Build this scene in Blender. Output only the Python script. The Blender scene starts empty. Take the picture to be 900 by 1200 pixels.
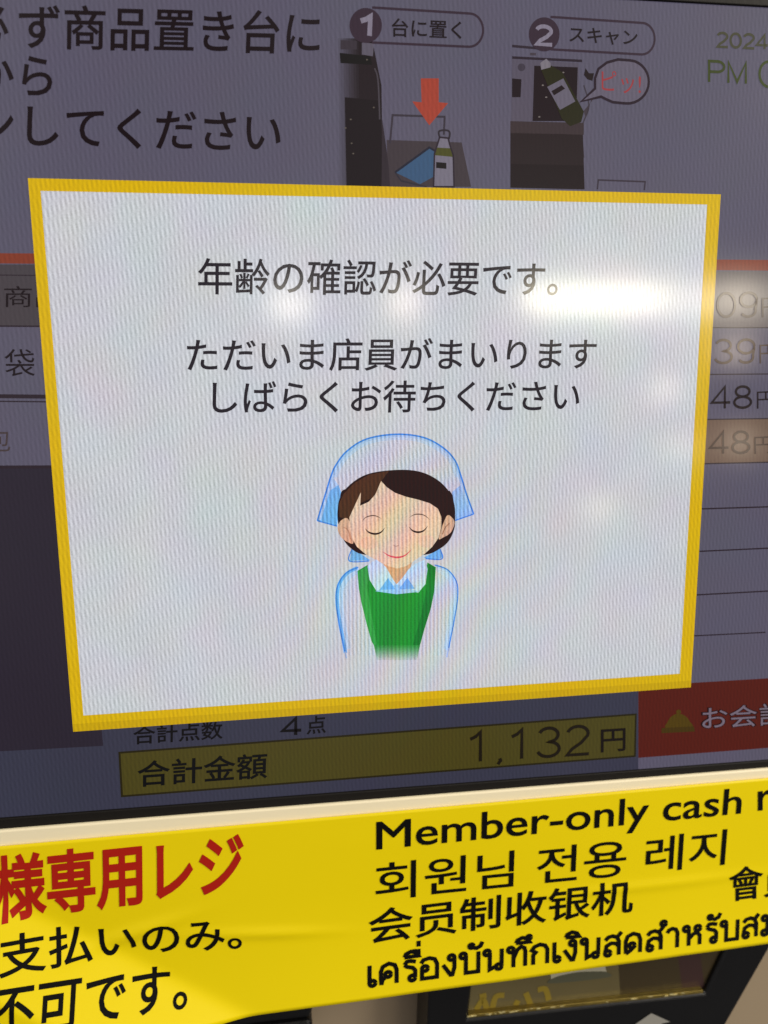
import bpy, bmesh, math, random
import numpy as np
from mathutils import Matrix, Vector
from mathutils.geometry import delaunay_2d_cdt

# ---------------------------------------------------------------- frame of the tilted screen
# X runs along the screen, Y up the screen, Z out of it towards the viewer (metres).
TILT = math.radians(30)                                   # screen leans back 30 degrees
T = Matrix.Translation((0, 0, 1.15)) @ Matrix.Rotation(math.pi/2 - TILT, 4, 'X')
CAM_R = np.array([[0.98851933, -0.00914008, 0.15081774],
                  [0.03555055, 0.98421571, -0.17336552],
                  [-0.14685261, 0.17673682, 0.97324119]])  # rows: camera right, up, back
CAM_C = np.array([0.05909715, 0.10794807, 0.24225736])
FOCAL = 953.59                                            # in units of the 900 x 1200 photograph

S = bpy.context.scene
COL = S.collection

# ---------------------------------------------------------------- camera
cam = bpy.data.cameras.new('camera')
cam.sensor_fit = 'VERTICAL'; cam.sensor_height = 36
cam.lens = FOCAL/1200*36
cam.clip_start = 0.01; cam.clip_end = 100
cam.dof.use_dof = True; cam.dof.focus_distance = 0.245; cam.dof.aperture_fstop = 11
co = bpy.data.objects.new('camera', cam); COL.objects.link(co)
M = Matrix.Identity(4)
for i in range(3):
    for j in range(3): M[j][i] = CAM_R[i][j]
    M[i][3] = CAM_C[i]
co.matrix_world = T @ M
S.camera = co

# ---------------------------------------------------------------- view transform, world (dim shop interior), lamps
S.view_settings.view_transform = 'Standard'; S.view_settings.look = 'None'
S.view_settings.exposure = 0; S.view_settings.gamma = 1
W = bpy.data.worlds.new('World'); S.world = W; W.use_nodes = True
nt = W.node_tree; bg = nt.nodes['Background']
tc = nt.nodes.new('ShaderNodeTexCoord'); sep = nt.nodes.new('ShaderNodeSeparateXYZ')
nt.links.new(tc.outputs['Generated'], sep.inputs[0])
rp = nt.nodes.new('ShaderNodeValToRGB')
mr = nt.nodes.new('ShaderNodeMapRange'); mr.inputs[1].default_value = -1; mr.inputs[2].default_value = 1
nt.links.new(sep.outputs['Z'], mr.inputs[0]); nt.links.new(mr.outputs[0], rp.inputs[0])
E_ = rp.color_ramp.elements
E_[0].position = 0.0; E_[0].color = (0.05, 0.05, 0.05, 1)
E_[1].position = 1.0; E_[1].color = (0.62, 0.58, 0.54, 1)
e = rp.color_ramp.elements.new(0.5); e.color = (0.10, 0.095, 0.10, 1)
e = rp.color_ramp.elements.new(0.66); e.color = (0.26, 0.25, 0.26, 1)
nz = nt.nodes.new('ShaderNodeTexNoise'); nz.inputs['Scale'].default_value = 3.2; nz.inputs['Detail'].default_value = 2
nt.links.new(tc.outputs['Generated'], nz.inputs['Vector'])
mr2 = nt.nodes.new('ShaderNodeMapRange'); mr2.inputs[1].default_value = 0.3; mr2.inputs[2].default_value = 0.7
mr2.inputs[3].default_value = 0.35; mr2.inputs[4].default_value = 1.65
nt.links.new(nz.outputs['Fac'], mr2.inputs[0])
vm = nt.nodes.new('ShaderNodeVectorMath'); vm.operation = 'SCALE'
nt.links.new(rp.outputs[0], vm.inputs[0]); nt.links.new(mr2.outputs[0], vm.inputs['Scale'])
nt.links.new(vm.outputs[0], bg.inputs['Color']); bg.inputs['Strength'].default_value = 1.0

def ray(px, py):
    d = CAM_R.T @ np.array([(px-450)/FOCAL, -(py-600)/FOCAL, -1.0])
    return d
def P(px, py, z=0.0):
    """point of the plane z (mm) in front of the screen seen at this spot of the photograph, in mm"""
    d = ray(px, py); s = (z*0.001 - CAM_C[2])/d[2]
    return (CAM_C + s*d)*1000
def bounce(px, py, dist):
    d = ray(px, py); p = P(px, py)/1000
    d = d/np.linalg.norm(d); d[2] = -d[2]
    return Vector(p + d*dist)
def lamp(name, px0, px1, py, dist, thick, radiance, color):
    """shop ceiling lamp (tube or spot) placed where the glass mirrors it"""
    a = T @ bounce(px0, py, dist); b = T @ bounce(px1, py, dist)
    L = bpy.data.lights.new(name, 'AREA'); L.shape = 'RECTANGLE' if px1-px0 > 20 else 'DISK'
    ln = max((a-b).length, thick); L.size = ln; L.size_y = thick
    area = ln*thick*(1 if L.shape == 'RECTANGLE' else math.pi/4)
    L.energy = radiance*area*math.pi; L.color = color
    o = bpy.data.objects.new(name, L); COL.objects.link(o)
    mid = (a+b)/2; tgt = T @ Vector((0.1, 0.05, 0))
    z = (mid-tgt).normalized(); x = (b-a); x = (x - z*x.dot(z)).normalized() if x.length > 1e-4 else z.orthogonal().normalized()
    y = z.cross(x); R = Matrix((x, y, z)).transposed().to_4x4(); R.translation = mid
    o.matrix_world = R
WARM = (1, 0.86, 0.66)
lamp('tube_lamp', 616, 768, 350, 2.2, 0.045, 58, (1, 0.91, 0.68))
lamp('tube_lamp', 765, 905, 352, 2.2, 0.085, 13, (1, 0.92, 0.76))
lamp('tube_lamp', 318, 362, 358, 2.2, 0.07, 24, (1, 0.94, 0.80))
lamp('tube_lamp', 460, 489, 354, 2.2, 0.07, 28, (1, 0.91, 0.72))
for (x, y, r_) in ((863, 349, 12), (862, 410, 15), (780, 456, 11), (866, 518, 10), (796, 525, 7), (702, 595, 8)):
    lamp('spot_lamp', x, x, y, 2.2, 0.075, r_*1.35, (1, 0.84, 0.64))
key = bpy.data.lights.new('added_key_lamp', 'AREA'); key.shape = 'RECTANGLE'; key.size = 1.4; key.size_y = 0.5  # unseen key lamp added for general light, kept out of the screen's reflections
key.energy = 46; key.color = (1, 0.93, 0.80)
ko = bpy.data.objects.new('added_key_lamp', key); COL.objects.link(ko)
ko.location = (1.85, -0.5, 2.65)
ko.rotation_euler = (Vector((0.1, 0, 1.15)) - ko.location).to_track_quat('-Z', 'Y').to_euler()

# ---------------------------------------------------------------- materials
def lin(v):
    v = v/255
    return v/12.92 if v <= 0.04045 else ((v+0.055)/1.055)**2.4
def rgb(c): return (lin(c[0]), lin(c[1]), lin(c[2]), 1)
MATS = {}
def N(nt, typ, **kw):
    n = nt.nodes.new(typ)
    for k, v in kw.items(): setattr(n, k, v)
    return n
def math_node(nt, op, a, b=None, c=None):
    n = N(nt, 'ShaderNodeMath', operation=op)
    for i, v in enumerate((a, b, c)):
        if v is None: continue
        if isinstance(v, (int, float)): n.inputs[i].default_value = v
        else: nt.links.new(v, n.inputs[i])
    return n.outputs[0]

def lcd_group():
    """pixel columns of the LCD: multiplies a colour by fine stripes, with slight colour fringes and sparkle"""
    g = bpy.data.node_groups.new('lcd_pixels', 'ShaderNodeTree')
    g.interface.new_socket('Color', in_out='INPUT', socket_type='NodeSocketColor')
    g.interface.new_socket('Amount', in_out='INPUT', socket_type='NodeSocketFloat')
    g.interface.new_socket('Color', in_out='OUTPUT', socket_type='NodeSocketColor')
    gi = g.nodes.new('NodeGroupInput'); go = g.nodes.new('NodeGroupOutput')
    tc = g.nodes.new('ShaderNodeTexCoord')
    sc = N(g, 'ShaderNodeVectorMath', operation='SCALE'); sc.inputs['Scale'].default_value = 1000
    g.links.new(tc.outputs['Object'], sc.inputs[0])
    sp = g.nodes.new('ShaderNodeSeparateXYZ'); g.links.new(sc.outputs[0], sp.inputs[0])
    X, Y = sp.outputs[0], sp.outputs[1]
    low = N(g, 'ShaderNodeTexNoise'); low.inputs['Scale'].default_value = 0.018; low.inputs['Detail'].default_value = 1
    g.links.new(sc.outputs[0], low.inputs['Vector'])
    warp = math_node(g, 'MULTIPLY', low.outputs['Fac'], 26.0)
    # distance from the middle of the panel: stripes run longer and more colourful there
    dx = math_node(g, 'MULTIPLY', math_node(g, 'ADD', X, -104.0), 1/34)
    dy = math_node(g, 'MULTIPLY', math_node(g, 'ADD', Y, -38.0), 1/46)
    r2 = math_node(g, 'ADD', math_node(g, 'MULTIPLY', dx, dx), math_node(g, 'MULTIPLY', dy, dy))
    mid = math_node(g, 'EXPONENT', math_node(g, 'MULTIPLY', r2, -1.0))
    def wave(kx, ky, ph, w=1.0):
        a = math_node(g, 'ADD', math_node(g, 'MULTIPLY', X, kx), math_node(g, 'MULTIPLY', Y, ky))
        a = math_node(g, 'ADD', a, math_node(g, 'MULTIPLY', warp, w*0.25))
        if isinstance(ph, (int, float)): a = math_node(g, 'ADD', a, ph)
        else: a = math_node(g, 'ADD', a, ph)
        return math_node(g, 'SINE', a)
    k = 2*math.pi
    comb = g.nodes.new('ShaderNodeCombineXYZ')
    for i, off in enumerate((0.0, 2.0, 4.0)):
        ph = math_node(g, 'MULTIPLY', mid, off*0.22)
        w1 = wave(k/1.22, k*0.004, ph)
        w2 = wave(k/1.52, k*0.25, ph)
        keep = math_node(g, 'ADD', math_node(g, 'MULTIPLY', mid, -0.38), 0.46)
        s = math_node(g, 'ADD', math_node(g, 'MULTIPLY', w1, 0.78), math_node(g, 'MULTIPLY', w2, keep))
        # slow rainbow arcs
        arc = math_node(g, 'SINE', math_node(g, 'ADD', math_node(g, 'ADD', math_node(g, 'MULTIPLY', X, -0.42), math_node(g, 'MULTIPLY', Y, 0.30)), math_node(g, 'ADD', math_node(g, 'MULTIPLY', warp, 0.8), off)))
        s = math_node(g, 'ADD', s, math_node(g, 'MULTIPLY', arc, math_node(g, 'MULTIPLY', mid, 0.32)))
        g.links.new(s, comb.inputs[i])
    spark = N(g, 'ShaderNodeTexNoise'); spark.inputs['Scale'].default_value = 2.6; spark.inputs['Detail'].default_value = 2
    g.links.new(sc.outputs[0], spark.inputs['Vector'])
    sk = math_node(g, 'MULTIPLY', math_node(g, 'ADD', spark.outputs['Fac'], -0.5), 2.6)
    blot = N(g, 'ShaderNodeTexNoise'); blot.inputs['Scale'].default_value = 0.055; blot.inputs['Detail'].default_value = 1.5
    g.links.new(sc.outputs[0], blot.inputs['Vector'])
    bs = N(g, 'ShaderNodeVectorMath', operation='MULTIPLY_ADD'); g.links.new(blot.outputs['Color'], bs.inputs[0]); bs.inputs[1].default_value = (1.0,)*3; bs.inputs[2].default_value = (-0.5,)*3
    cb = N(g, 'ShaderNodeVectorMath', operation='ADD'); g.links.new(comb.outputs[0], cb.inputs[0]); g.links.new(bs.outputs[0], cb.inputs[1]); comb = cb
    add = N(g, 'ShaderNodeVectorMath', operation='ADD'); g.links.new(comb.outputs[0], add.inputs[0]); g.links.new(sk, add.inputs[1])
    am = N(g, 'ShaderNodeVectorMath', operation='SCALE'); g.links.new(add.outputs[0], am.inputs[0]); g.links.new(gi.outputs['Amount'], am.inputs['Scale'])
    one = N(g, 'ShaderNodeVectorMath', operation='ADD'); g.links.new(am.outputs[0], one.inputs[0]); one.inputs[1].default_value = (1, 1, 1)
    mul = N(g, 'ShaderNodeVectorMath', operation='MULTIPLY'); g.links.new(one.outputs[0], mul.inputs[0]); g.links.new(gi.outputs['Color'], mul.inputs[1])
    g.links.new(mul.outputs[0], go.inputs['Color'])
    return g
LCD = lcd_group()

def screen(c, amount=0.10, gloss=0.115):
    """a colour shown by the lit LCD under its matt glass"""
    key = ('screen', c, amount)
    if key in MATS: return MATS[key]
    m = bpy.data.materials.new('screen_colour'); m.use_nodes = True; nt = m.node_tree
    b = nt.nodes['Principled BSDF']
    b.inputs['Base Color'].default_value = (0.004, 0.004, 0.005, 1)
    b.inputs['Roughness'].default_value = gloss
    b.inputs['IOR'].default_value = 1.45
    g = nt.nodes.new('ShaderNodeGroup'); g.node_tree = LCD
    col = [max(0.0, v-0.012) for v in rgb(c)[:3]]
    g.inputs['Color'].default_value = (*col, 1); g.inputs['Amount'].default_value = amount
    nt.links.new(g.outputs[0], b.inputs['Emission Color']); b.inputs['Emission Strength'].default_value = 1
    MATS[key] = m
    return m
def plain(name, c, rough=0.5, spec=0.5, noise=0.0, scale=40, bump=0.0, metal=0.0, linear=None):
    key = (name, c)
    if key in MATS: return MATS[key]
    m = bpy.data.materials.new(name); m.use_nodes = True; nt = m.node_tree; b = nt.nodes['Principled BSDF']
    col = rgb(c) if linear is None else (*linear, 1)
    b.inputs['Base Color'].default_value = col; b.inputs['Roughness'].default_value = rough
    b.inputs['Specular IOR Level'].default_value = spec; b.inputs['Metallic'].default_value = metal
    if noise or bump:
        tc = nt.nodes.new('ShaderNodeTexCoord'); nz = nt.nodes.new('ShaderNodeTexNoise')
        nz.inputs['Scale'].default_value = scale; nz.inputs['Detail'].default_value = 5
        nt.links.new(tc.outputs['Object'], nz.inputs['Vector'])
        mx = nt.nodes.new('ShaderNodeMix'); mx.data_type = 'RGBA'
        mx.inputs['A'].default_value = [v*(1-noise) for v in col[:3]]+[1]
        mx.inputs['B'].default_value = [min(1, v*(1+noise)) for v in col[:3]]+[1]
        nt.links.new(nz.outputs['Fac'], mx.inputs['Factor']); nt.links.new(mx.outputs['Result'], b.inputs['Base Color'])
        if bump:
            n2 = nt.nodes.new('ShaderNodeTexNoise'); n2.inputs['Scale'].default_value = scale*12; n2.inputs['Detail'].default_value = 3
            nt.links.new(tc.outputs['Object'], n2.inputs['Vector'])
            bp = nt.nodes.new('ShaderNodeBump'); bp.inputs['Strength'].default_value = bump; bp.inputs['Distance'].default_value = 0.0003
            nt.links.new(n2.outputs['Fac'], bp.inputs['Height']); nt.links.new(bp.outputs[0], b.inputs['Normal'])
    MATS[key] = m
    return m
CREAM = plain('cream_plastic', (252, 240, 206), 0.42, 0.5, 0.03, 25, 0.08)
TAUPE = plain('cabinet_paint', (158, 141, 118), 0.5, 0.4, 0.05, 25, 0.1)
RUBBER = plain('black_rubber', (20, 17, 14), 0.6, 0.25, 0.2, 60, 0.2)
BLACK = plain('black_plastic', (17, 17, 18), 0.32, 0.5, 0.25, 60, 0.15)
YELLOW = plain('yellow_vinyl', (243, 219, 0), 0.34, 0.3, 0.03, 14, 0.05)
RED_INK = plain('red_ink', (176, 30, 16), 0.5, 0.2)
BLACK_INK = plain('black_ink', (10, 9, 8), 0.55, 0.12)

# ---------------------------------------------------------------- things, parts, meshes
def thing(name, label, cat):
    o = bpy.data.objects.new(name, None); COL.objects.link(o); o.matrix_world = T
    o.empty_display_size = 0.02
    o['label'] = label; o['category'] = cat
    return o
def build(name, verts, faces, mats, parent, idx=None, label=None, smooth=False):
    """verts in mm of the screen frame"""
    me = bpy.data.meshes.new(name)
    me.from_pydata([(v[0]/1000, v[1]/1000, v[2]/1000) for v in verts], [], faces)
    for m in (mats if isinstance(mats, (list, tuple)) else [mats]): me.materials.append(m)
    if idx: me.polygons.foreach_set('material_index', idx)
    if smooth: me.polygons.foreach_set('use_smooth', [True]*len(me.polygons))
    o = bpy.data.objects.new(name, me); COL.objects.link(o)
    if parent: o.parent = parent
    if label: o['label'] = label
    return o

def fill(loops):
    """fill closed 2-D loops by non-zero winding; returns verts, triangles"""
    vs, es = [], []
    for lp in loops:
        n0 = len(vs)
        for p in lp: vs.append(Vector((p[0], p[1])))
        es += [(n0+i, n0+(i+1) % len(lp)) for i in range(len(lp))]
    V, _, F, *_r = delaunay_2d_cdt(vs, es, [], 0, 1e-6)
    F = [f for f in F if len(f) >= 3]
    if not F: return [], []
    A = np.array([(v.x, v.y) for v in V]); cen = np.array([A[list(f)].mean(0) for f in F])
    a = np.array([(vs[i].x, vs[i].y) for i, j in es]); b = np.array([(vs[j].x, vs[j].y) for i, j in es])
    wn = np.zeros(len(F), int)
    for k in range(len(es)):
        cr = (b[k, 0]-a[k, 0])*(cen[:, 1]-a[k, 1]) - (cen[:, 0]-a[k, 0])*(b[k, 1]-a[k, 1])
        wn += ((a[k, 1] <= cen[:, 1]) & (b[k, 1] > cen[:, 1]) & (cr > 0)).astype(int)
        wn -= ((a[k, 1] > cen[:, 1]) & (b[k, 1] <= cen[:, 1]) & (cr < 0)).astype(int)
    F2 = []
    for f, w in zip(F, wn):
        if w:
            p, q, r = A[f[0]], A[f[1]], A[f[2]]
            F2.append(tuple(f) if (q[0]-p[0])*(r[1]-p[1])-(q[1]-p[1])*(r[0]-p[0]) > 0 else tuple(reversed(f)))
    return [tuple(v) for v in A], F2

def refine(V, F, lim):
    V = list(V); out = []; todo = [t for f in F for t in [(f[0], f[i], f[i+1]) for i in range(1, len(f)-1)]]; mid = {}
    def mp(a, b):
        k = (min(a, b), max(a, b))
        if k not in mid: mid[k] = len(V); V.append(((V[a][0]+V[b][0])/2, (V[a][1]+V[b][1])/2))
        return mid[k]
    while todo:
        t = todo.pop(); d = [math.hypot(V[t[i]][0]-V[t[(i+1) % 3]][0], V[t[i]][1]-V[t[(i+1) % 3]][1]) for i in range(3)]
        if max(d) <= lim: out.append(t); continue
        i = d.index(max(d)); a, b, c = t[i], t[(i+1) % 3], t[(i+2) % 3]; m = mp(a, b)
        todo += [(a, m, c), (m, b, c)]
    return V, out
class Pic:
    """flat shapes lying on the screen (or on the banner), collected into one mesh with several colours"""
    def __init__(s, z, lift=None): s.v, s.f, s.i, s.m, s.z, s.lift = [], [], [], [], z, lift
    def mat(s, m):
        if m not in s.m: s.m.append(m)
        return s.m.index(m)
    def loops(s, loops, m, dz=0.0):
        V, F = fill(loops); n = len(s.v)
        if s.lift: V, F = refine(V, F, 1.6)
        s.v += [(x, y, (s.lift(x, y) if s.lift else 0)+s.z+dz) for x, y in V]
        s.f += [tuple(n+i for i in f) for f in F]; s.i += [s.mat(m)]*len(F)
        return s
    def poly(s, pts, m, dz=0.0, smooth=False):
        q = [tuple(P(*p)[:2]) for p in pts]
        if smooth: q = spline(q, True)
        return s.loops([q], m, dz)
    def stroke(s, pts, w, m, dz=0.0, smooth=False, closed=False, taper=False):
        q = [tuple(P(*p)[:2]) for p in pts]
        return s.ribbon(q, w/3.8, m, dz, smooth, closed, taper)
    def ribbon(s, q, w, m, dz=0.0, smooth=False, closed=False, taper=False):
        if smooth: q = spline(q, closed)
        n = len(q); L, R = [], []
        for i in range(n):
            if closed: a, b = q[i-1], q[(i+1) % n]
            else: a, b = q[max(i-1, 0)], q[min(i+1, n-1)]
            def nrm(u, v):
                d = math.hypot(v[0]-u[0], v[1]-u[1]) or 1
                return (-(v[1]-u[1])/d, (v[0]-u[0])/d)
            n1 = nrm(a, q[i]) if a != q[i] else nrm(q[i], b); n2 = nrm(q[i], b) if b != q[i] else n1
            mx, my = n1[0]+n2[0], n1[1]+n2[1]; l = math.hypot(mx, my) or 1; mx, my = mx/l, my/l
            k = 1/max(0.5, mx*n1[0]+my*n1[1])
            ww = w/2*(1 if not taper else max(0.15, math.sin(math.pi*(i+0.5)/n)))
            L.append((q[i][0]+mx*k*ww, q[i][1]+my*k*ww)); R.append((q[i][0]-mx*k*ww, q[i][1]-my*k*ww))
        n0 = len(s.v); z = s.z+dz
        for p in L+R: s.v.append((p[0], p[1], (s.lift(*p) if s.lift else 0)+z))
        for i in range(n if closed else n-1):
            j = (i+1) % n; s.f.append((n0+n+i, n0+n+j, n0+j, n0+i)); s.i.append(s.mat(m))
        return s
    def done(s, name, parent, label=None): return build(name, s.v, s.f, s.m, parent, s.i, label)

def spline(q, closed, n=8):
    out = []; k = len(q)
    for i in range(k if closed else k-1):
        p0 = q[i-1] if (closed or i > 0) else q[0]
        p1, p2 = q[i], q[(i+1) % k]
        p3 = q[(i+2) % k] if (closed or i+2 < k) else q[-1]
        for j in range(n):
            t = j/n
            out.append(tuple(0.5*((2*p1[c])+(-p0[c]+p2[c])*t+(2*p0[c]-5*p1[c]+4*p2[c]-p3[c])*t*t+(-p0[c]+3*p1[c]-3*p2[c]+p3[c])*t**3) for c in (0, 1)))
    if not closed: out.append(tuple(q[-1]))
    return out
def arc(cx, cy, rx, ry, a0, a1, n=24):
    return [(cx+rx*math.cos(math.radians(a0+(a1-a0)*i/n)), cy+ry*math.sin(math.radians(a0+(a1-a0)*i/n))) for i in range(n+1)]

def embolden(loops, d):
    area = lambda l: sum(l[i-1][0]*l[i][1]-l[i][0]*l[i-1][1] for i in range(len(l)))
    sg = 1 if area(max(loops, key=lambda l: abs(area(l)))) > 0 else -1
    out = []
    for l in loops:
        l = [p for i, p in enumerate(l) if math.hypot(p[0]-l[i-1][0], p[1]-l[i-1][1]) > 1e-5]
        n = len(l); res = []
        for i in range(n):
            p, q, t = l[i-1], l[i], l[(i+1) % n]
            a = (q[0]-p[0], q[1]-p[1]); b = (t[0]-q[0], t[1]-q[1])
            la, lb = math.hypot(*a), math.hypot(*b)
            n1 = (a[1]/la*sg, -a[0]/la*sg); n2 = (b[1]/lb*sg, -b[0]/lb*sg)
            m = (n1[0]+n2[0], n1[1]+n2[1]); lm = math.hypot(*m)
            if lm < 0.3: m, k = n1, 1
            else: m = (m[0]/lm, m[1]/lm); k = 1/max(0.6, m[0]*n1[0]+m[1]*n1[1])
            res.append((q[0]+m[0]*d*k, q[1]+m[1]*d*k))
        out.append(res)
    return out
def glyph_loops(text, offset=0.0):
    c = bpy.data.curves.new('lettering', 'FONT'); c.body = text; c.fill_mode = 'NONE'; c.resolution_u = 4
    o = bpy.data.objects.new('lettering', c); COL.objects.link(o)
    dg = bpy.context.evaluated_depsgraph_get(); dg.update()
    me = o.evaluated_get(dg).to_mesh()
    V = [(v.co.x, v.co.y) for v in me.vertices]; nb = {}
    for ed in me.edges:
        a, b = ed.vertices; nb.setdefault(a, []).append(b); nb.setdefault(b, []).append(a)
    nxt = {}
    for ed in me.edges: nxt.setdefault(ed.vertices[0], ed.vertices[1])
    seen, loops = set(), []
    for s0 in range(len(V)):
        if s0 in seen or s0 not in nb: continue
        lp = [s0]; seen.add(s0); cur = nxt.get(s0, nb[s0][0]); 
        while cur not in seen:
            seen.add(cur); lp.append(cur)
            cand = [x for x in nb[cur] if x not in seen]
            if not cand: break
            cur = cand[0]
        if len(lp) > 2: loops.append([V[i] for i in lp])
    o.evaluated_get(dg).to_mesh_clear()
    if offset: loops = embolden(loops, offset)
    bpy.data.objects.remove(o); bpy.data.curves.remove(c)
    return loops
# plain even-stroke digits and capitals like the terminal's own numerals (unit height, width .56)
def digit(ch):
    A = lambda *a: arc(*a, n=20)
    D = {'0': [A(.28, .5, .25, .48, 90, 450)],
         '1': [[(.10, .76), (.22, .84), (.32, .98), (.32, 0)]],
         '2': [A(.28, .73, .23, .25, 165, -20)+[(.36, .42), (.16, .22), (.05, .02), (.54, .02)]],
         '3': [A(.27, .745, .21, .235, 160, -90)+A(.27, .265, .24, .25, 85, -165)],
         '4': [[(.56, .27), (.02, .27), (.40, .98), (.40, 0)]],
         '8': [A(.28, .75, .20, .23, 90, 450), A(.28, .265, .245, .25, 90, 450)],
         '9': [A(.28, .69, .235, .29, 0, 360)+[(.51, .6), (.47, .3)]+A(.27, .25, .21, .24, 0, -150)],
         ',': [[(.10, .06), (.12, -.02), (.06, -.14)]], '.': [[(.1, .0), (.1, .07)]],
         'P': [[(.07, 0), (.07, .98)]+A(.36, .735, .24, .245, 90, -90)+[(.07, .49)]],
         'M': [[(.07, 0), (.07, .98), (.38, .06), (.69, .98), (.69, 0)]], ' ': []}
    wd = {',': .26, '.': .26, 'M': .84, 'P': .68, ' ': .3}.get(ch, .64)
    return D[ch], wd

def affine(BL, BR, TL, z=0.0, zf=None):
    def at(p):
        if zf is None: return P(p[0], p[1], z)[:2]
        q = P(p[0], p[1], z)
        for _ in range(3): q = P(p[0], p[1], zf(q[0], q[1]))
        return q[:2]
    a, b, c = at(BL), at(BR), at(TL)
    return lambda u, v: (a[0]+(b[0]-a[0])*u+(c[0]-a[0])*v, a[1]+(b[1]-a[1])*u+(c[1]-a[1])*v)
def write(name, text, BL, BR, TL, m, parent, z=0.2, offset=0.0, zf=None, label=None, pic=None):
    """lettering whose inked box has these three corners in the photograph"""
    lp = glyph_loops(text, offset)
    xs = [p[0] for l in lp for p in l]; ys = [p[1] for l in lp for p in l]
    x0, x1, y0, y1 = min(xs), max(xs), min(ys), max(ys)
    f = affine(BL, BR, TL, z, zf)
    lp = [[f((p[0]-x0)/(x1-x0), (p[1]-y0)/(y1-y0)) for p in l] for l in lp]
    pc = pic or Pic(z if zf is None else 0.2, zf)
    pc.loops(lp, m)
    return pc if pic else pc.done(name, parent, label)
def number(name, text, BL, BR, TL, w, m, parent, z=0.2, pic=None, label=None):
    f = affine(BL, BR, TL, z)
    x = 0; items = []
    for ch in text:
        st, wd = digit(ch)
        items += [[(p[0]+x, p[1]) for p in s] for s in st]; x += wd
    xs = [p[0] for s in items for p in s]; x0, x1 = min(xs), max(xs)
    pc = pic or Pic(z)
    for k, s in enumerate(items):
        pc.ribbon([f((p[0]-x0)/(x1-x0), p[1]) for p in s], w/3.8, m, dz=0.002*k)
    return pc if pic else pc.done(name, parent, label)

def thai(ch):
    C = lambda x, y, r_=.12: arc(x, y, r_, r_*1.05, 0, 360, 16)
    dome = [(-.62, 1.17), (-.56, 1.32), (-.36, 1.42), (-.15, 1.34), (-.05, 1.17), (-.62, 1.17)]
    arch = [(.1, 0), (.08, .3), (.08, .62), (.16, .86), (.40, .98), (.64, .88), (.72, .64), (.72, 0)]
    AA = [(.06, .78), (.14, .92), (.28, .98), (.44, .92), (.52, .74), (.52, 0)]
    D = {'เ': ([[(.08, 1), (.08, .14)], C(.2, .14)], .46), 'ค': ([arch, [(.1, 0), (.14, .22), (.28, .36)], C(.37, .46)], .94),
         'ร': ([[(.1, .80), (.2, .95), (.36, .96), (.56, .90)], [(.1, .80), (.2, .70), (.44, .62), (.54, .48), (.54, .14)], C(.42, .13)], .72),
         'อ': ([[(.06, .76), (.16, .92), (.40, .98), (.62, .90), (.72, .66), (.72, .02), (.1, .02), (.1, .48)], C(.22, .5)], .92),
         'ง': ([C(.40, .86), [(.52, .88), (.52, .36), (.44, .03), (.36, .03), (.05, .55)]], .72),
         'บ': ([C(.16, .87), [(.28, .87), (.28, .02), (.8, .02), (.8, 1)]], .98),
         'น': ([C(.18, .87), [(.3, .87), (.3, .03), (.56, .16)], [(.8, 1), (.8, .13)], C(.68, .13)], 1.0),
         'ท': ([C(.18, .87), [(.3, .87), (.3, 0)], [(.3, .42), (.46, .84), (.62, .98), (.76, .90), (.8, .72), (.8, 0)]], 1.02),
         'ก': ([[(.12, 0), (.12, .48), (.22, .60), (.06, .72), (.16, .88), (.40, .98), (.62, .90), (.72, .70), (.72, 0)]], .94),
         'ส': ([[(.1, .78), (.22, .93), (.42, .98), (.62, .88), (.7, .66), (.7, 0)], [(.7, .40), (.58, .58), (.36, .62), (.16, .50), (.1, .13)], C(.22, .13), [(.60, .88), (.80, 1.14)]], .92),
         'ด': ([arch, [(.1, 0), (.30, .14), (.46, .32)], C(.36, .38)], .94),
         'า': ([AA], .74), 'ำ': ([C(-.12, 1.30, .11), AA], .74),
         'ห': ([C(.18, .87), [(.3, .87), (.3, 0)], [(.3, .34), (.5, .56), (.66, .64), (.8, .46), (.8, 0)], C(.70, .84), [(.60, .76), (.66, .64)]], 1.02),
         'ม': ([C(.18, .87), [(.3, .87), (.3, .15)], C(.18, .13), [(.3, .06), (.8, .06)], [(.8, 1), (.8, 0)]], 1.0),
         'ช': ([C(.28, .86), [(.2, .7), (.2, .02), (.66, .02), (.66, .7), (.84, 1.05)]], .92),
         'ื': ([dome, [(-.05, 1.17), (-.05, 1.5)], [(-.22, 1.34), (-.22, 1.52)]], 0), 'ึ': ([dome, C(-.08, 1.40, .085)], 0), 'ิ': ([dome], 0),
         'ั': ([C(-.48, 1.30, .09), [(-.40, 1.22), (-.26, 1.17), (-.10, 1.26), (-.02, 1.46)]], 0), '่': ([[(-.05, 1.62), (-.05, 1.90)]], 0)}
    return D[ch]
def write_thai(name, text, seen, BL, BR, TL, w, m, parent, zf):
    f = affine(BL, BR, TL, 0, zf); tot = sum(thai(c)[1] for c in seen); x = 0; p = Pic(0.2, zf); k = 0
    for ch in text:
        st, wd = thai(ch)
        for l in st:
            l = [(a+x, b) for a, b in l]; l = [f((a-.04)/(tot-.2), b) for a, b in l]
            p.ribbon(l, w/3.8, m, 0.003*(k % 12)); k += 1
        x += wd
    return p.done(name, parent)

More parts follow.
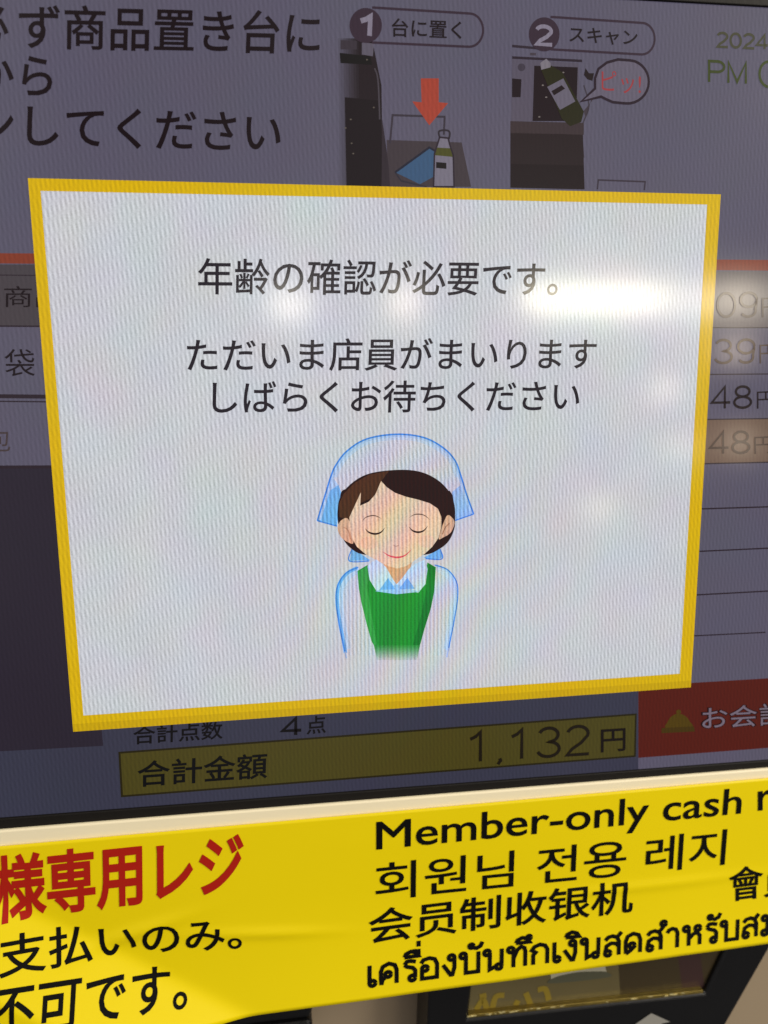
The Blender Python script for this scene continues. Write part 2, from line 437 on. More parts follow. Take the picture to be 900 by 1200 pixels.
def box(x0, x1, y0, y1, z0, z1, bev=0.0):
    bm = bmesh.new(); bmesh.ops.create_cube(bm, size=1)
    for v in bm.verts: v.co = Vector(((x0+x1)/2+v.co.x*(x1-x0), (y0+y1)/2+v.co.y*(y1-y0), (z0+z1)/2+v.co.z*(z1-z0)))
    if bev: bmesh.ops.bevel(bm, geom=bm.edges[:], offset=bev, segments=3, affect='EDGES', profile=0.5)
    v = [tuple(x.co) for x in bm.verts]; bm.verts.index_update(); f = [tuple(x.index for x in fc.verts) for fc in bm.faces]; bm.free()
    return v, f
def prism(pts, z0, z1, bev=0.0, inner=None):
    """a plate with this outline (mm); inner = list of hole outlines"""
    bm = bmesh.new(); V, F = fill([pts]+(inner or []))
    bv = [bm.verts.new((x, y, z0)) for x, y in V]; bf = [bm.faces.new([bv[i] for i in f]) for f in F]
    r = bmesh.ops.extrude_face_region(bm, geom=bf)
    for g in r['geom']:
        if isinstance(g, bmesh.types.BMVert): g.co.z = z1
    bmesh.ops.recalc_face_normals(bm, faces=bm.faces[:])
    if not inner: bmesh.ops.dissolve_limit(bm, angle_limit=0.01, verts=bm.verts[:], edges=bm.edges[:])
    if bev:
        ed = [e for e in bm.edges if len(e.link_faces) == 2 and e.calc_face_angle(0) > 0.5]
        bmesh.ops.bevel(bm, geom=ed, offset=bev, segments=3, affect='EDGES', profile=0.5)
    v = [tuple(x.co) for x in bm.verts]; bm.verts.index_update(); f = [tuple(x.index for x in fc.verts) for fc in bm.faces]; bm.free()
    return v, f

# ================================================================ the checkout's display
disp = thing('checkout_display', 'tilted cream framed touchscreen showing a yellow bordered notice over a dimmed purchase list', 'display')
SX0, SX1 = -58.0, 258.0
def edge_y(tab, x):
    return np.interp(x, [t[0] for t in tab], [t[1] for t in tab])
gl = [tuple(P(*p)[:2]) for p in ((0, 957), (450, 924), (900, 889))]       # lower edge of the lit area
cr = [tuple(P(px_, py_, 1.6)[:2]) for px_, py_ in ((0, 969), (450, 937), (900, 897))]   # gasket to cream frame
k0 = (gl[2][1]-gl[0][1])/(gl[2][0]-gl[0][0]); k1 = (cr[2][1]-cr[0][1])/(cr[2][0]-cr[0][0])
gy = lambda x: gl[1][1]+k0*(x-gl[1][0]); cy = lambda x: cr[1][1]+k1*(x-cr[1][0])
top0 = tuple(P(720, 1)[:2]); top1 = tuple(P(900, 9)[:2])
ty = lambda x: top1[1] + (top1[1]-top0[1])/(top1[0]-top0[0])*0.3*(x-top1[0])
scr = [(SX0, gy(SX0)), (SX1, gy(SX1)), (SX1, ty(SX1)), (SX0, ty(SX0))]
grey = (91, 87, 103)
v, f = prism(scr, -3.0, 0.0)
panel = build('screen_panel', v, f, screen(grey, 0.09), disp)
gas_o = [(SX0-4, cy(SX0-4)), (SX1+4, cy(SX1+4)), (SX1+4, ty(SX1)+5), (SX0-4, ty(SX0)+5)]
v, f = prism(gas_o, -3.2, 0.9, 0.35, [[(p[0], p[1]) for p in reversed([(SX0+.02, gy(SX0)+.02), (SX1-.02, gy(SX1)+.02), (SX1-.02, ty(SX1)-.02), (SX0+.02, ty(SX0)-.02)])]])
build('gasket', v, f, RUBBER, disp)
bez_in = [(SX0-3.6, cy(SX0-3.6)), (SX1+3.6, cy(SX1+3.6)), (SX1+3.6, ty(SX1)+4.4), (SX0-3.6, ty(SX0)+4.4)]
bez_out = [(SX0-26, -68), (SX1+26, -72), (SX1+26, ty(SX1)+27), (SX0-26, ty(SX0)+27)]
v, f = prism(bez_out, -14, 1.8, 0.6, [list(reversed(bez_in))])
build('bezel', v, f, CREAM, disp)
v, f = box(SX0-25, SX1+25, -68, ty(100)+26, -36, -14.2, 3)
build('housing', v, f, CREAM, disp)

TXT = (35, 28, 31); LINE = (50, 42, 48)
tx = screen(TXT, 0.05); ln = screen(LINE, 0.05)
# --- header instructions
write('instruction_text', 'ず商品置き台に', (22, 57), (374, 64), (22, 4), tx, panel, offset=0.012)
write('instruction_text', '必', (-39, 50), (10, 51), (-39, 4), tx, panel, offset=0.012)
write('instruction_text', 'から', (-31, 111), (61, 112), (-31, 64), tx, panel, offset=0.012)
write('instruction_text', 'ンしてください', (-29, 170), (328, 179), (-29, 121), tx, panel, offset=0.012)
# --- step 1 picture
def pill(p, x0, x1, yt0, yt1, yb0, yb1, capx, m, w):
    hy = (yb1-yt1)/2; cyy = (yb1+yt1)/2
    pts = [(x0, yt0), (x1, yt1)]+[(x1+(capx-x1)*math.sin(math.radians(a)), cyy-hy*math.cos(math.radians(a))) for a in range(12, 180, 12)]+[(x1, yb1), (x0, yb0)]
    p.stroke(pts, w, m, 0.02)
BADGE = screen((58, 46, 56), 0.05); PALE = screen((128, 120, 135), 0.06)
p = Pic(0.1); pill(p, 436, 550, 9, 16, 50, 55, 566, BADGE, 2.4)
p.poly(arc(428.5, 30, 19, 20.5, 0, 351, 39), BADGE, 0.03); b1 = p.done('step_badge', panel)
number('badge_number', '1', (422, 42), (433, 42), (423, 19), 5, PALE, panel, 0.16)
write('step_text', '台に置く', (459, 43), (541, 46), (459, 21), tx, panel, offset=0.014)
def ph(c): return screen(c, 0.06)
p = Pic(0.05)
for i in range(8):
    a, b = 396+i*3, 399+i*3; k = (i+1)/9
    c = tuple(int(grey[j]*(1-k)+(40, 33, 36)[j]*k) for j in range(3))
    p.poly([(a, 45), (b+.3, 45), (b+.3+2, 219), (a+2, 219)], ph(c))
p.poly([(420, 45), (436, 46), (447, 100), (449, 220), (422, 219)], ph((40, 33, 36)))
p.poly([(399, 47), (418, 48), (418, 58), (399, 58)], ph((60, 53, 60)), .01)
p.poly([(424, 50), (438, 51), (437, 66), (424, 64)], ph((92, 86, 98)), .01)
p.poly([(398, 62), (434, 66), (436, 76), (399, 74)], ph((30, 25, 28)), .012)
p.poly([(404, 114), (446, 118), (448, 219), (406, 218)], ph((34, 28, 31)), .008)
for (x, y) in ((438, 126), (411, 140), (412, 168), (414, 180), (430, 70), (405, 150)):
    p.poly(arc(x, y, 1.2, 1.0, 0, 300, 5), ph((92, 84, 76)), .02)
p.stroke([(439, 80), (443, 95), (445, 140)], 1.6, ph((72, 66, 72)), .02, True)
p.poly([(448, 140), (455, 190), (457, 219), (447, 219)], ph((52, 45, 50)), .013)
p.stroke([(457, 168), (460, 135), (521, 137), (520, 158)], 2.2, ph((60, 54, 62)), .014)
p.poly([(453, 164), (541, 167), (552, 219), (455, 219)], ph((66, 58, 62)), .011)
p.done('machine_picture', panel)
p = Pic(0.08)
p.poly([(463, 202), (503, 173), (510, 178), (510, 206), (492, 216)], ph((60, 86, 116)), .01)
p.stroke([(463, 202), (503, 173), (510, 177)], 2.2, ph((40, 40, 52)), .02)
p.stroke([(463, 202), (470, 212), (500, 219)], 1.6, ph((50, 48, 56)), .02)
p.done('bag_picture', panel)
p = Pic(0.12)
out = [(515, 161), (513, 168), (509, 180), (508, 219), (532, 219), (531, 182), (527, 170), (525, 162)]
p.poly(out, ph((116, 110, 124)))
p.poly([(511, 173), (529, 174), (531, 184), (509, 182)], ph((74, 74, 36)), .01)
p.poly([(511, 190), (523, 191), (523, 198), (511, 197)], ph((32, 26, 28)), .01)
p.stroke(out, 1.8, ph((48, 40, 48)), .02, closed=True)
p.stroke([(515, 161), (514, 155), (517, 153), (524, 153), (527, 156), (526, 163)], 2.0, ph((50, 44, 50)), .02, True)
p.done('bottle_picture', panel)
p = Pic(0.14); p.poly([(493, 92), (514, 92), (514, 120), (525, 121), (503, 147), (483, 119), (494, 120)], screen((158, 66, 52), 0.08)); p.done('arrow_mark', panel)
# --- step 2 picture
p = Pic(0.1); pill(p, 645, 752, 20, 27, 58, 64, 767, BADGE, 2.4)
p.poly(arc(637.5, 40.5, 18, 20, 0, 351, 39), BADGE, 0.03); p.done('step_badge', panel)
number('badge_number', '2', (629, 52), (647, 53), (629, 30), 4, PALE, panel, 0.16)
write('step_text', 'スキャン', (667, 50), (747, 54), (667, 31), tx, panel, offset=0.014)
p = Pic(0.05)
p.stroke([(600, 54), (634, 57)], 2.6, ph((52, 44, 52)), .02)
p.poly([(600, 69), (678, 74), (680, 142), (599, 142)], ph((88, 82, 95)))
p.poly([(600, 66), (682, 70), (682, 73), (600, 69)], ph((48, 40, 48)), .02)
p.poly([(621, 62), (628, 62), (628, 65), (621, 65)], ph((70, 62, 70)), .02)
p.poly([(600, 92), (611, 93), (610, 114), (600, 114)], ph((38, 30, 34)), .01)
p.poly(arc(611, 79, 4.5, 4.5, 0, 351, 20), ph((66, 60, 70)), .01)
p.poly([(626, 77), (677, 79), (675, 142), (624, 142)], ph((38, 30, 33)), .012)
for (x, y) in ((640, 114), (632, 137), (655, 84), (660, 85), (636, 100)):
    p.poly(arc(x, y, 1.4, .9, 0, 300, 5), ph((116, 108, 104)), .02)
p.poly([(598, 142), (684, 144), (684, 158), (598, 156)], ph((62, 52, 54)), .014)
p.poly([(598, 155), (683, 158), (685, 222), (598, 220)], ph((44, 36, 37)), .014)
p.poly([(598, 192), (684, 194), (685, 222), (598, 220)], ph((37, 30, 31)), .018)
p.stroke([(684, 100), (690, 125), (682, 150), (684, 185)], 1.6, ph((66, 60, 68)), .01, True)
p.poly([(684, 130), (694, 118), (694, 110), (690, 128), (686, 138)], ph((66, 58, 64)), .01)
p.stroke([(700, 222), (701, 211), (756, 213), (755, 223)], 1.8, ph((60, 53, 62)), .014)
p.done('machine_picture', panel)
p = Pic(0.12)
p.poly([(634, 82), (646, 77), (659, 85), (684, 131), (681, 143), (668, 148), (658, 139)], ph((44, 43, 26)))
p.poly([(641, 102), (660, 92), (674, 119), (656, 129)], ph((102, 96, 109)), .01)
p.poly([(646, 107), (658, 100), (662, 104), (649, 112)], ph((40, 32, 34)), .02)
p.poly([(633, 74), (640, 69), (645, 74), (645, 79), (634, 82)], ph((120, 114, 122)), .01)
p.poly([(686, 80), (690, 86), (696, 86), (694, 95), (688, 93), (684, 88)], ph((40, 33, 34)), .01)
p.done('bottle_picture', panel)
bub = arc(728, 95, 31, 25, -128, 141, 30)
bub = [(699+12, 73.5), (724, 70), (738, 71)]+arc(735, 96, 25, 25.5, -70, 95, 14)+[(718, 120), (711, 117), (704, 113.5), (681, 119), (697, 104), (697, 92), (701, 81)]
p = Pic(0.16); p.poly(bub, screen((100, 93, 108), 0.08)); p.stroke(bub, 2.8, ph((46, 36, 44)), .02, closed=True); p.done('speech_bubble', panel)
write('sound_text', 'ピッ!', (705, 107), (751, 111), (705, 82), screen((150, 62, 66), 0.06), panel, 0.22)
# --- date and time
number('date_text', '2024.', (841, 55), (904, 58), (841, 38), 2.8, screen((70, 69, 52), 0.06), panel)
number('time_text', 'PM', (831, 96), (874, 98), (831, 71), 3.0, screen((60, 68, 32), 0.06), panel)
number('time_text', '0', (890, 102), (912, 103), (890, 71), 3.0, screen((60, 70, 32), 0.06), panel)
# --- the purchase list behind the notice
p = Pic(0.04); p.poly([(-20, 296.5), (930, 305), (930, 317.5), (-20, 308.5)], screen((128, 62, 47), 0.08)); p.done('list_heading_bar', panel)
def band(pts, c, z=0.02): p = Pic(z); p.poly(pts, ph(c)); return p.done('row_band', panel)
band([(-30, 310), (60, 310), (70, 382), (-30, 382)], (74, 68, 72))
band([(-30, 548), (90, 546), (121, 874), (-30, 882)], (50, 45, 54), 0.036)
band([(820, 318), (930, 318), (930, 384), (820, 384)], (96, 88, 90))
band([(800, 492), (930, 490), (930, 541), (800, 543)], (108, 88, 76))
for pts, w in (([(-30, 322), (60, 323)], 1.0), ([(-30, 382), (60, 382.5)], 1.6), ([(-30, 464), (70, 465)], 4.2), ([(-30, 470), (70, 471)], 1.4), ([(-30, 547.5), (80, 547)], 3.4),
               ([(810, 384), (930, 384)], 1.4), ([(810, 439), (930, 438)], 1.4), ([(800, 492), (930, 490)], 1.4), ([(800, 544), (930, 541)], 1.6),
               ([(800, 597), (930, 593)], 1.8), ([(800, 647), (930, 641)], 1.8), ([(800, 698), (930, 691)], 1.8), ([(795, 746), (897, 741)], 1.6)):
    p = Pic(0.04); p.stroke(pts, w, ln); p.done('row_line', panel)
faint = screen((70, 56, 50), 0.05)
write('item_text', 'い商品', (-30, 360), (73, 360), (-30, 335), tx, panel)
write('item_text', '袋', (6, 441), (41, 441), (5, 409), tx, panel)
write('item_text', '包', (-16, 529), (12, 529), (-16, 502), screen((72, 62, 62), .05), panel)
for i, (t, xl, xr, yt, yb, xe, mm) in enumerate((('09', 841, 887, 343, 372, 893, faint), ('39', 838, 884, 398, 426, 890, faint), ('48', 834, 880, 453, 479, 887, tx), ('48', 832, 878, 506, 532, 884, faint))):
    number('price_text', t, (xl, yb), (xr, yb-1), (xl, yt), 3.2, mm, panel)
    write('price_unit', '円', (xe, yb), (xe+21, yb-1), (xe, yt+6), mm, panel)
# --- totals and pay button
p = Pic(0.03); p.poly([(-30, 850), (130, 838), (748, 790), (748, 902), (450, 930), (-30, 965)], screen((61, 61, 75), 0.09)); p.done('footer_bar', panel)
p = Pic(0.05)
tb = [(140, 882), (745, 837), (744, 886), (143, 933)]
p.poly(tb, screen((76, 70, 36), 0.09)); p.stroke(tb, 2.4, screen((46, 42, 20), .05), .02, closed=True); p.done('total_box', panel)
dk = screen((30, 26, 26), 0.04)
write('count_text', '合計点数', (156, 873), (261, 866), (156, 851), dk, panel, offset=0.014)
number('count_number', '4', (331, 862), (353, 861), (331, 842), 4.0, dk, panel)
write('count_unit', '点', (359, 861), (382, 859), (359, 840), dk, panel, offset=0.014)
write('total_text', '合計金額', (161, 923), (313, 912), (161, 892), screen((28, 24, 12), 0.04), panel, offset=0.014)
number('total_amount', '1,132', (551, 893), (690, 884), (551, 858), 4.4, screen((38, 34, 18), 0.04), panel)
write('total_unit', '円', (704, 882), (733, 880), (704, 855), screen((34, 30, 16), 0.04), panel, offset=0.012)
p = Pic(0.06); p.poly([(748, 804), (930, 793), (930, 874), (748, 888)], screen((86, 38, 32), 0.09)); p.done('pay_button', panel)
BELL = screen((80, 64, 12), 0.08)
p = Pic(0.12); p.poly([(781, 853), (782, 846), (787, 839), (795, 836), (803, 839), (808, 845), (810, 852)], BELL, smooth=True)
p.poly([(775, 859), (775, 853), (813, 851), (814, 857)], screen((70, 55, 12), 0.08), .01); p.poly(arc(795, 834, 3, 2.6, 0, 342, 19), BELL, .02); p.done('bell_icon', panel)
write('pay_text', 'お会計', (821, 856), (922, 850), (821, 828), screen((40, 24, 26), .05), panel, 0.14, offset=0.035)
write('pay_text', 'お会計', (823, 855), (920, 849), (823, 829), screen((116, 104, 116), .06), panel, 0.22, offset=0.004)

# --- the notice
D_ = [(33, 209), (844, 228), (809, 805), (86, 857)]
Din = [(48, 224), (828, 240), (796, 789), (98, 838)]
WHITE = screen((199, 201, 207), 0.17)
p = Pic(0.3); p.poly(Din, WHITE); dlg = p.done('notice_window', disp)
p = Pic(0.34)
lo = [tuple(P(*q)[:2]) for q in D_]; li = [tuple(P(*q)[:2]) for q in Din]
lo = lo[::-1]; li = li[::-1]
p.loops([lo, li[::-1]], screen((212, 174, 0), 0.11))
p.poly([(86, 857), (809, 805), (809.5, 797), (85.5, 848)], screen((198, 162, 0), 0.10), .02)
p.done('notice_border', dlg)
NT = screen((44, 40, 46), 0.06)
write('notice_text', '年齢の確認が必要です。', (232, 345), (653, 347), (232, 302), NT, dlg, 0.42, offset=0.009)
write('notice_text', 'ただいま店員がまいります', (219, 436), (697, 433), (219, 396), NT, dlg, 0.42, offset=0.009)
write('notice_text', 'しばらくお待ちください', (249, 485), (678, 482), (249, 446), NT, dlg, 0.42, offset=0.009)
# drawing of the shop clerk bowing (coordinates of an enlargement, 3.46 to a photograph pixel)
def q(pts): return [(340+x/3.4615, 490+y/3.46) for x, y in pts]
def pc(c): return screen(c, 0.27)
BLUE = pc((70, 132, 214)); LBLUE = pc((112, 172, 228)); PWHITE = pc((196, 199, 210)); DKBR = pc((46, 30, 28))
def part(name, z, shapes, label=None):
    p = Pic(z)
    for k, sh in enumerate(shapes):
        kind, pts, m = sh[:3]
        if kind == 'poly': p.poly(q(pts), m, 0.004*k)
        elif kind == 'blob': p.poly(q(pts), m, 0.004*k, True)
        elif kind == 'line': p.stroke(q(pts), sh[3], m, 0.004*k, True)
        elif kind == 'hair': p.stroke(q(pts), sh[3], m, 0.004*k, True, taper=True)
    return p.done(name, dlg, label)
ker = [(110, 415), (125, 365), (145, 300), (165, 235), (185, 190), (230, 133), (310, 84), (430, 65), (540, 78), (620, 120), (668, 172), (692, 235), (715, 310), (743, 388)]
part('kerchief', 0.40, [
    ('poly', ker+[(665, 415), (620, 300), (430, 200), (240, 290), (190, 437)], PWHITE),
    ('poly', [(112, 413), (130, 362), (150, 300), (196, 270), (210, 310), (196, 370), (190, 435)], LBLUE),
    ('poly', [(150, 300), (168, 236), (196, 270)], pc((168, 196, 228))),
    ('poly', [(741, 387), (716, 318), (700, 262), (672, 285), (655, 300), (668, 415)], pc((148, 182, 228))),
    ('line', [(x+(430-x)*.05, y+(270-y)*.05) for x, y in ker[3:-2]], pc((182, 198, 222)), 7.0), ('line', [(x+(430-x)*.022, y+(260-y)*.022) for x, y in ker], pc((164, 190, 226)), 4.2), ('line', ker, BLUE, 1.9), ('line', [(110, 415), (190, 437)], BLUE, 1.5), ('line', [(743, 388), (668, 414)], BLUE, 1.5),
    ('poly', [(240, 578), (250, 525), (325, 575)], LBLUE), ('poly', [(540, 565), (607, 528), (618, 563), (596, 572)], LBLUE),
    ('line', [(250, 530), (240, 578), (320, 578)], BLUE, 1.4), ('line', [(607, 530), (618, 563), (600, 572), (548, 568)], BLUE, 1.4)])
part('hair', 0.46, [
    ('blob', [(195, 430), (192, 370), (205, 315), (250, 262), (320, 224), (430, 209), (520, 215), (590, 245), (640, 292), (664, 345), (668, 400), (664, 450), (640, 500), (600, 532), (550, 552), (430, 560), (300, 552), (250, 530), (215, 490)], DKBR),
    ('poly', [(200, 400), (196, 350), (215, 308), (260, 262), (320, 228), (400, 213), (368, 256), (340, 318), (270, 350), (238, 410)], pc((78, 50, 36))),
    ('hair', [(203, 330), (212, 300), (232, 286)], pc((46, 30, 28)), 3), ('poly', [(632, 296), (646, 293), (658, 312), (664, 350), (640, 330)], DKBR)])
SKIN = pc((226, 194, 168)); SKIN2 = pc((214, 168, 138))
part('ear', 0.50, [('blob', [(236, 410), (205, 415), (192, 445), (205, 480), (235, 502), (256, 500)], SKIN2), ('line', [(215, 440), (235, 455), (243, 490)], pc((186, 134, 106)), 1.2)])
part('ear', 0.50, [('blob', [(632, 398), (655, 402), (665, 425), (650, 462), (620, 482), (602, 484)], SKIN2), ('line', [(645, 425), (628, 442), (616, 470)], pc((160, 110, 86)), 1.2)])
part('neck', 0.51, [('poly', [(375, 580), (495, 580), (475, 640), (432, 680), (392, 640)], pc((214, 160, 122)))])
part('face', 0.53, [
    ('poly', [(240, 440), (240, 400), (256, 365), (286, 300), (283, 354), (318, 338), (345, 308), (368, 254), (392, 280), (425, 302), (470, 318), (520, 330), (565, 344), (598, 366), (612, 400), (612, 440), (600, 485), (575, 520), (545, 548), (505, 575), (470, 598), (435, 608), (395, 598), (350, 575), (305, 550), (270, 520), (250, 485)], SKIN),
    ('blob', arc(318, 505, 36, 26, 0, 324, 9), pc((228, 184, 164))), ('blob', arc(552, 498, 34, 26, 0, 324, 9), pc((228, 184, 166))),
    ('hair', [(303, 446), (318, 461), (342, 468), (366, 462), (383, 444)], DKBR, 2.3), ('hair', [(480, 439), (496, 455), (518, 461), (540, 455), (557, 436)], DKBR, 2.3),
    ('hair', [(290, 420), (305, 402), (330, 394), (352, 397), (371, 408)], pc((96, 74, 62)), 1.3), ('hair', [(482, 402), (500, 391), (520, 388), (545, 394), (566, 412)], pc((96, 74, 62)), 1.3),
    ('hair', [(416, 512), (428, 518), (442, 512)], pc((186, 150, 130)), 1.4),
    ('hair', [(373, 538), (400, 556), (435, 563), (466, 554), (491, 530)], pc((214, 84, 98)), 2.2)])
ap = lambda k: tuple(int((40, 140, 54)[j]*(1-k)+(194, 195, 199)[j]*k) for j in range(3))
GR2 = pc((58, 156, 72)); GR3 = pc((34, 122, 50))
shp = [('poly', [(272, 618), (313, 594), (330, 650), (430, 690), (540, 650), (556, 584), (590, 603), (584, 700), (570, 770), (545, 850), (526, 919), (526, 919), (339, 919), (330, 905), (310, 835), (288, 745), (278, 690)], pc(ap(0.0)))]
shp += [('poly', [(274, 622), (313, 597), (322, 630), (312, 680), (330, 800), (352, 918), (339, 918), (330, 905), (310, 835), (288, 745), (279, 690)], GR2),
        ('poly', [(560, 588), (588, 605), (582, 700), (568, 770), (543, 850), (526, 918), (496, 918), (530, 800), (552, 690)], GR3)]
for i in range(10):
    y0, y1 = 918+i*6, 924.5+i*6
    shp.append(('poly', [(339+i*1.2, y0), (526-i*1.2, y0), (525-i*1.2, y1), (340+i*1.2, y1)], pc(ap((i+1)/11))))
part('apron', 0.42, shp)
part('collar', 0.56, [
    ('poly', [(313, 600), (330, 582), (350, 572), (388, 602), (412, 645), (430, 672), (400, 690), (350, 700), (322, 655)], pc((190, 212, 228))),
    ('poly', [(545, 572), (505, 590), (480, 610), (455, 645), (430, 672), (460, 690), (518, 706), (548, 670), (556, 610)], pc((186, 212, 228))),
    ('poly', [(345, 700), (430, 672), (525, 702), (430, 712)], pc((150, 196, 226))),
    ('poly', [(362, 694), (396, 646), (426, 692)], LBLUE), ('poly', [(440, 692), (474, 645), (505, 690)], LBLUE),
    ('line', [(430, 674), (398, 646)], pc((170, 200, 225)), 1.0)])
sl = lambda pts: ('line', pts, pc((116, 170, 226)), 2.6)
part('sleeve', 0.41, [('poly', [(272, 605), (225, 632), (195, 680), (190, 740), (205, 850), (228, 960), (345, 960), (290, 760)], PWHITE),
    ('line', [(280, 612), (238, 640), (208, 684), (202, 740), (212, 820), (226, 900), (232, 935)], pc((180, 200, 224)), 7.0),
    ('line', [(272, 605), (228, 630), (197, 676), (190, 740), (200, 820), (216, 905), (224, 950)], LBLUE, 4.2),
    ('line', [(276, 603), (225, 628), (192, 680), (186, 740), (198, 830), (215, 915), (222, 945)], BLUE, 1.6), ('line', [(222, 945), (228, 972)], pc((160, 186, 220)), 1.8)])
part('sleeve', 0.41, [('poly', [(585, 598), (640, 622), (670, 680), (668, 760), (650, 860), (632, 960), (520, 960), (575, 760)], PWHITE),
    ('line', [(586, 606), (628, 630), (657, 672), (660, 735), (650, 820), (636, 900), (630, 935)], pc((186, 202, 224)), 6.0),
    ('line', [(590, 597), (636, 618), (668, 664), (672, 730), (660, 820), (645, 900), (638, 940)], pc((168, 196, 232)), 3.8),
    ('line', [(585, 594), (638, 614), (674, 664), (678, 730), (664, 820), (650, 890), (642, 930)], BLUE, 1.5), ('line', [(642, 930), (634, 968)], pc((160, 180, 224)), 1.8)])

# ================================================================ the yellow banner stuck to the frame
ban = thing('banner', 'yellow vinyl banner with red and black lettering in several languages stuck below the screen', 'sign')
c0 = P(130, 1112, 3)[:2]; c1 = P(310, 1192, 3)[:2]
cd = np.array([c1[0]-c0[0], c1[1]-c0[1]]); cd = cd/np.linalg.norm(cd); cn = np.array([cd[1], -cd[0]])
if cn[1] > 0: cn = -cn
def soft(x, w): return w*math.log1p(math.exp(max(-30, min(30, x/w))))
def bz(x, y):
    z = 2.6 + 0.0016*max(0, -62-y)**2
    d = (x-c0[0])*cn[0]+(y-c0[1])*cn[1]
    z += 0.38*soft(d, 0.8)*1/(1+math.exp((x-72)/5))
    z += 0.35*math.sin(x*0.045+y*0.02+1.0)*min(1, max(0, (-45-y)/25))
    # two shallow dents where it was pressed on
    z += 0.8*math.exp(-((x-14)/16)**2-((y+68-0.25*(x-14))/2.2)**2)
    z += 0.6*math.exp(-((x-55)/20)**2-((y+73+0.1*(x-55))/1.6)**2)
    z += 0.4*math.exp(-((x-190)/40)**2-((y+71)/1.6)**2)
    return z
btop = [tuple(P(*p_, 2.6)[:2]) for p_ in ((0, 991), (450, 952), (900, 911))]
bbot = []
for p_ in ((0, 1262), (120, 1232), (256, 1201), (307, 1189), (365, 1181), (440, 1171), (480, 1165), (600, 1149), (700, 1134), (800, 1120), (900, 1106)):
    g = P(*p_, 3)
    for _ in range(4): g = P(*p_, bz(g[0], g[1]))
    bbot.append(tuple(g[:2]))
kb = (btop[2][1]-btop[0][1])/(btop[2][0]-btop[0][0])
def bt(x): return btop[1][1]+kb*(x-btop[1][0])
bbot = [(-85, bbot[0][1]-2)]+bbot+[(295, bbot[-1][1]+1)]
def bb(x): return float(np.interp(x, [b[0] for b in bbot], [b[1] for b in bbot]))
nx, ny = 250, 56; V = []; F = []
for j in range(ny+1):
    for i in range(nx+1):
        x = -80+370*i/nx; y = bt(x)+(bb(x)-bt(x))*j/ny
        V.append((x, y, bz(x, y)))
for j in range(ny):
    for i in range(nx):
        a = j*(nx+1)+i; F.append((a, a+nx+1, a+nx+2, a+1))
sheet = build('sheet', V, F, YELLOW, ban, smooth=True)
md = sheet.modifiers.new('thickness', 'SOLIDIFY'); md.thickness = 0.0002; md.offset = -1
write('red_text', '様専用レジ', (-9, 1088), (285, 1048), (-9, 1003), RED_INK, ban, zf=bz, offset=0.025)
write('payment_text', '支払いのみ。', (-2, 1148), (284, 1112), (-2, 1098), BLACK_INK, ban, zf=bz, offset=0.013)
write('payment_text', '不可です。', (-12, 1211), (219, 1184), (-12, 1161), BLACK_INK, ban, zf=bz, offset=0.013)
write('english_text', 'Member-only cash', (441, 1006), (867, 963), (441, 963), BLACK_INK, ban, zf=bz, offset=0.008)
write('english_text', 'register', (888, 961), (1044, 942), (888, 918), BLACK_INK, ban, zf=bz, offset=0.008)
write('korean_text', '회원님 전용 레지', (440, 1056), (849, 1013), (440, 1012), BLACK_INK, ban, zf=bz, offset=0.006)
write('chinese_text', '会员制收银机', (432, 1107), (741, 1069), (432, 1066), BLACK_INK, ban, zf=bz, offset=0.013)
write('chinese_text', '會員', (854, 1057), (934, 1047), (854, 1017), BLACK_INK, ban, zf=bz, offset=0.013)
write_thai('thai_text', 'เครื่องบันทึกเงินสดสำหรับสมาชิก', 'เครื่องบันทึกเงินสดสำหรับสม', (432, 1156), (912, 1093), (432, 1131.5), 5.2, BLACK_INK, ban, bz)

# ================================================================ the checkout cabinet below the display
cab = thing('checkout_cabinet', 'beige checkout cabinet under the screen with a black framed glass window', 'checkout')
ZC = -36.2
v, f = box(-110, 310, -420, 150, -330, ZC-0.2, 4)
build('cabinet_body', v, f, TAUPE, cab)
def pl(pts, z): return [tuple(P(a, b, z)[:2]) for a, b in pts]
# window unit
ZF = -18.0
fo = pl([(503, 1130), (497, 1290), (800, 1290), (850, 1203), (925, 1072), (520, 1080)], ZF)
fi = pl([(557, 1120), (549, 1194), (826, 1164), (866, 1080)], ZF)
v, f = prism(fo, ZC-1, ZF, 1.2, [list(reversed(fi))])
unit = build('window_frame', v, f, BLACK, cab)
gz = ZF-2.0
go_ = pl([(545, 1090), (540, 1200), (840, 1180), (880, 1070)], gz-3)
v, f = prism(go_, ZC+0.5, gz)
GLASS = plain('dark_glass', (104, 94, 62), 0.12, 0.6, 0.25, 18)
build('window_pane', v, f, GLASS, unit)
rim = P(549, 1193, ZF+.3)[:2], P(824, 1164, ZF+.3)[:2]
GOLD = plain('gold_edge', (150, 130, 62), 0.3, 0.5, 0.5, 300, 0.6, 0.7)
p = Pic(ZF+0.4)
a, b = np.array(rim[0]), np.array(rim[1])
v, f = prism([tuple(a), tuple(b), tuple(b+[0, 1.3]), tuple(a+[0, 1.3])], ZF-6, ZF+0.3, 0.2)
build('window_edge', v, f, GOLD, unit)
rng = random.Random(4)
v, f = [], []
for k in range(34):
    t = rng.random()**1.4; c = a+(b-a)*t+[0, 0.6+rng.random()*0.5]
    w = 0.25+rng.random()*0.7
    bv, bf = box(c[0]-w, c[0]+w, c[1]-.22, c[1]+.22, ZF, ZF+0.3+0.35*rng.random(), 0.1)
    n = len(v); v += bv; f += [tuple(n+i for i in q_) for q_ in bf]
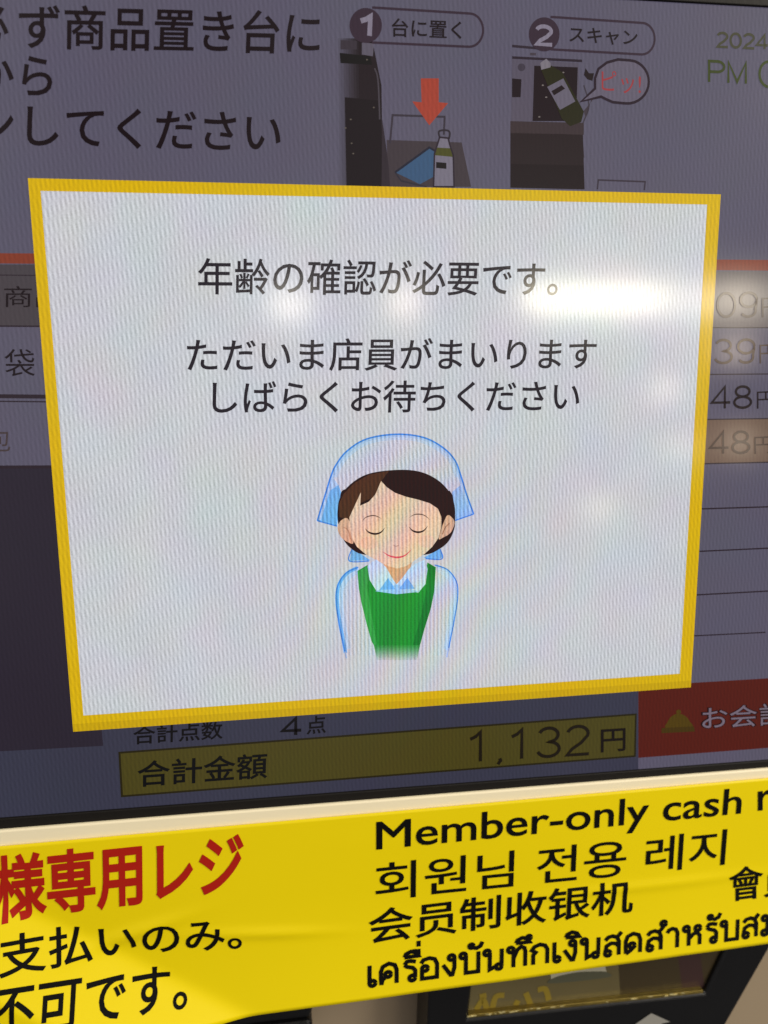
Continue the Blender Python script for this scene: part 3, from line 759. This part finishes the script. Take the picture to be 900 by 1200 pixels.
build('edge_sparkle', v, f, plain('bright_metal', (250, 236, 170), 0.25, 0.5, metal=0.6), unit)  # bright specks modelled along the gold edge as its sparkle
p = Pic(gz+0.15)
def pz(pts, m, dz=0): p.loops([pl(pts, gz)], m, dz)
pz([(643, 1120), (706, 1120), (712, 1144), (646, 1152)], plain('paper', (172, 168, 148), 0.5))  # reflection of pale paper, painted as flat patches with its shaded lower part
p.loops([spline(pl([(646, 1152), (650, 1145), (676, 1139), (700, 1138), (711, 1139), (712, 1145)], gz), True)], plain('paper_shade', (82, 82, 64), 0.5), .02)
p.done('paper_reflection', unit, 'reflected pale paper painted on the glass')
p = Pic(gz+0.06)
pz([(722, 1080), (900, 1060), (850, 1180), (728, 1182)], plain('dark_reflection', (64, 54, 34), 0.3), 0)  # darker, plum reflection in the pane's right side, painted as flat patches
pz([(790, 1080), (815, 1078), (826, 1160), (800, 1166)], plain('plum_reflection', (62, 42, 40), 0.4), .02)
p.done('pane_reflection', unit)
p = Pic(gz+0.12)
YM = plain('yellow_mark', (138, 118, 30), 0.6)  # unclear yellow strokes laid on the pane
for pts in ([(558, 1183), (566, 1172), (571, 1184)], [(577, 1181), (581, 1168), (591, 1166)], [(604, 1178), (607, 1172)], [(616, 1163), (622, 1178)], [(630, 1160), (639, 1159), (643, 1172)], [(562, 1168), (570, 1166)]):
    p.ribbon(pl(pts, gz), 2.3, YM, 0.0, True)
p.done('yellow_marks', unit, 'blurred yellow marks on the glass')
p = Pic(ZF+0.2); p.loops([pl([(763, 1187), (785, 1197), (775, 1199), (778, 1215), (760, 1217), (757, 1201), (741, 1202)], ZF)], plain('grey_print', (150, 148, 142), 0.5)); p.done('arrow_mark', unit)
# dark slot unit at the left
su = pl([(180, 1150), (365, 1150), (365, 1192), (180, 1230)], -26)
x0, y1_ = su[0][0]-60, su[0][1]; x1 = su[1][0]
yb = P(340, 1197, -26)[1]
v, f = box(x0, x1, yb-9, yb-1, ZC-1, -26, 2.2); build('slot_rail', v, f, BLACK, cab)
v, f = box(x0, x1, yb, yb+14, ZC-1, -26, 2.2); build('slot_rail', v, f, BLACK, cab)
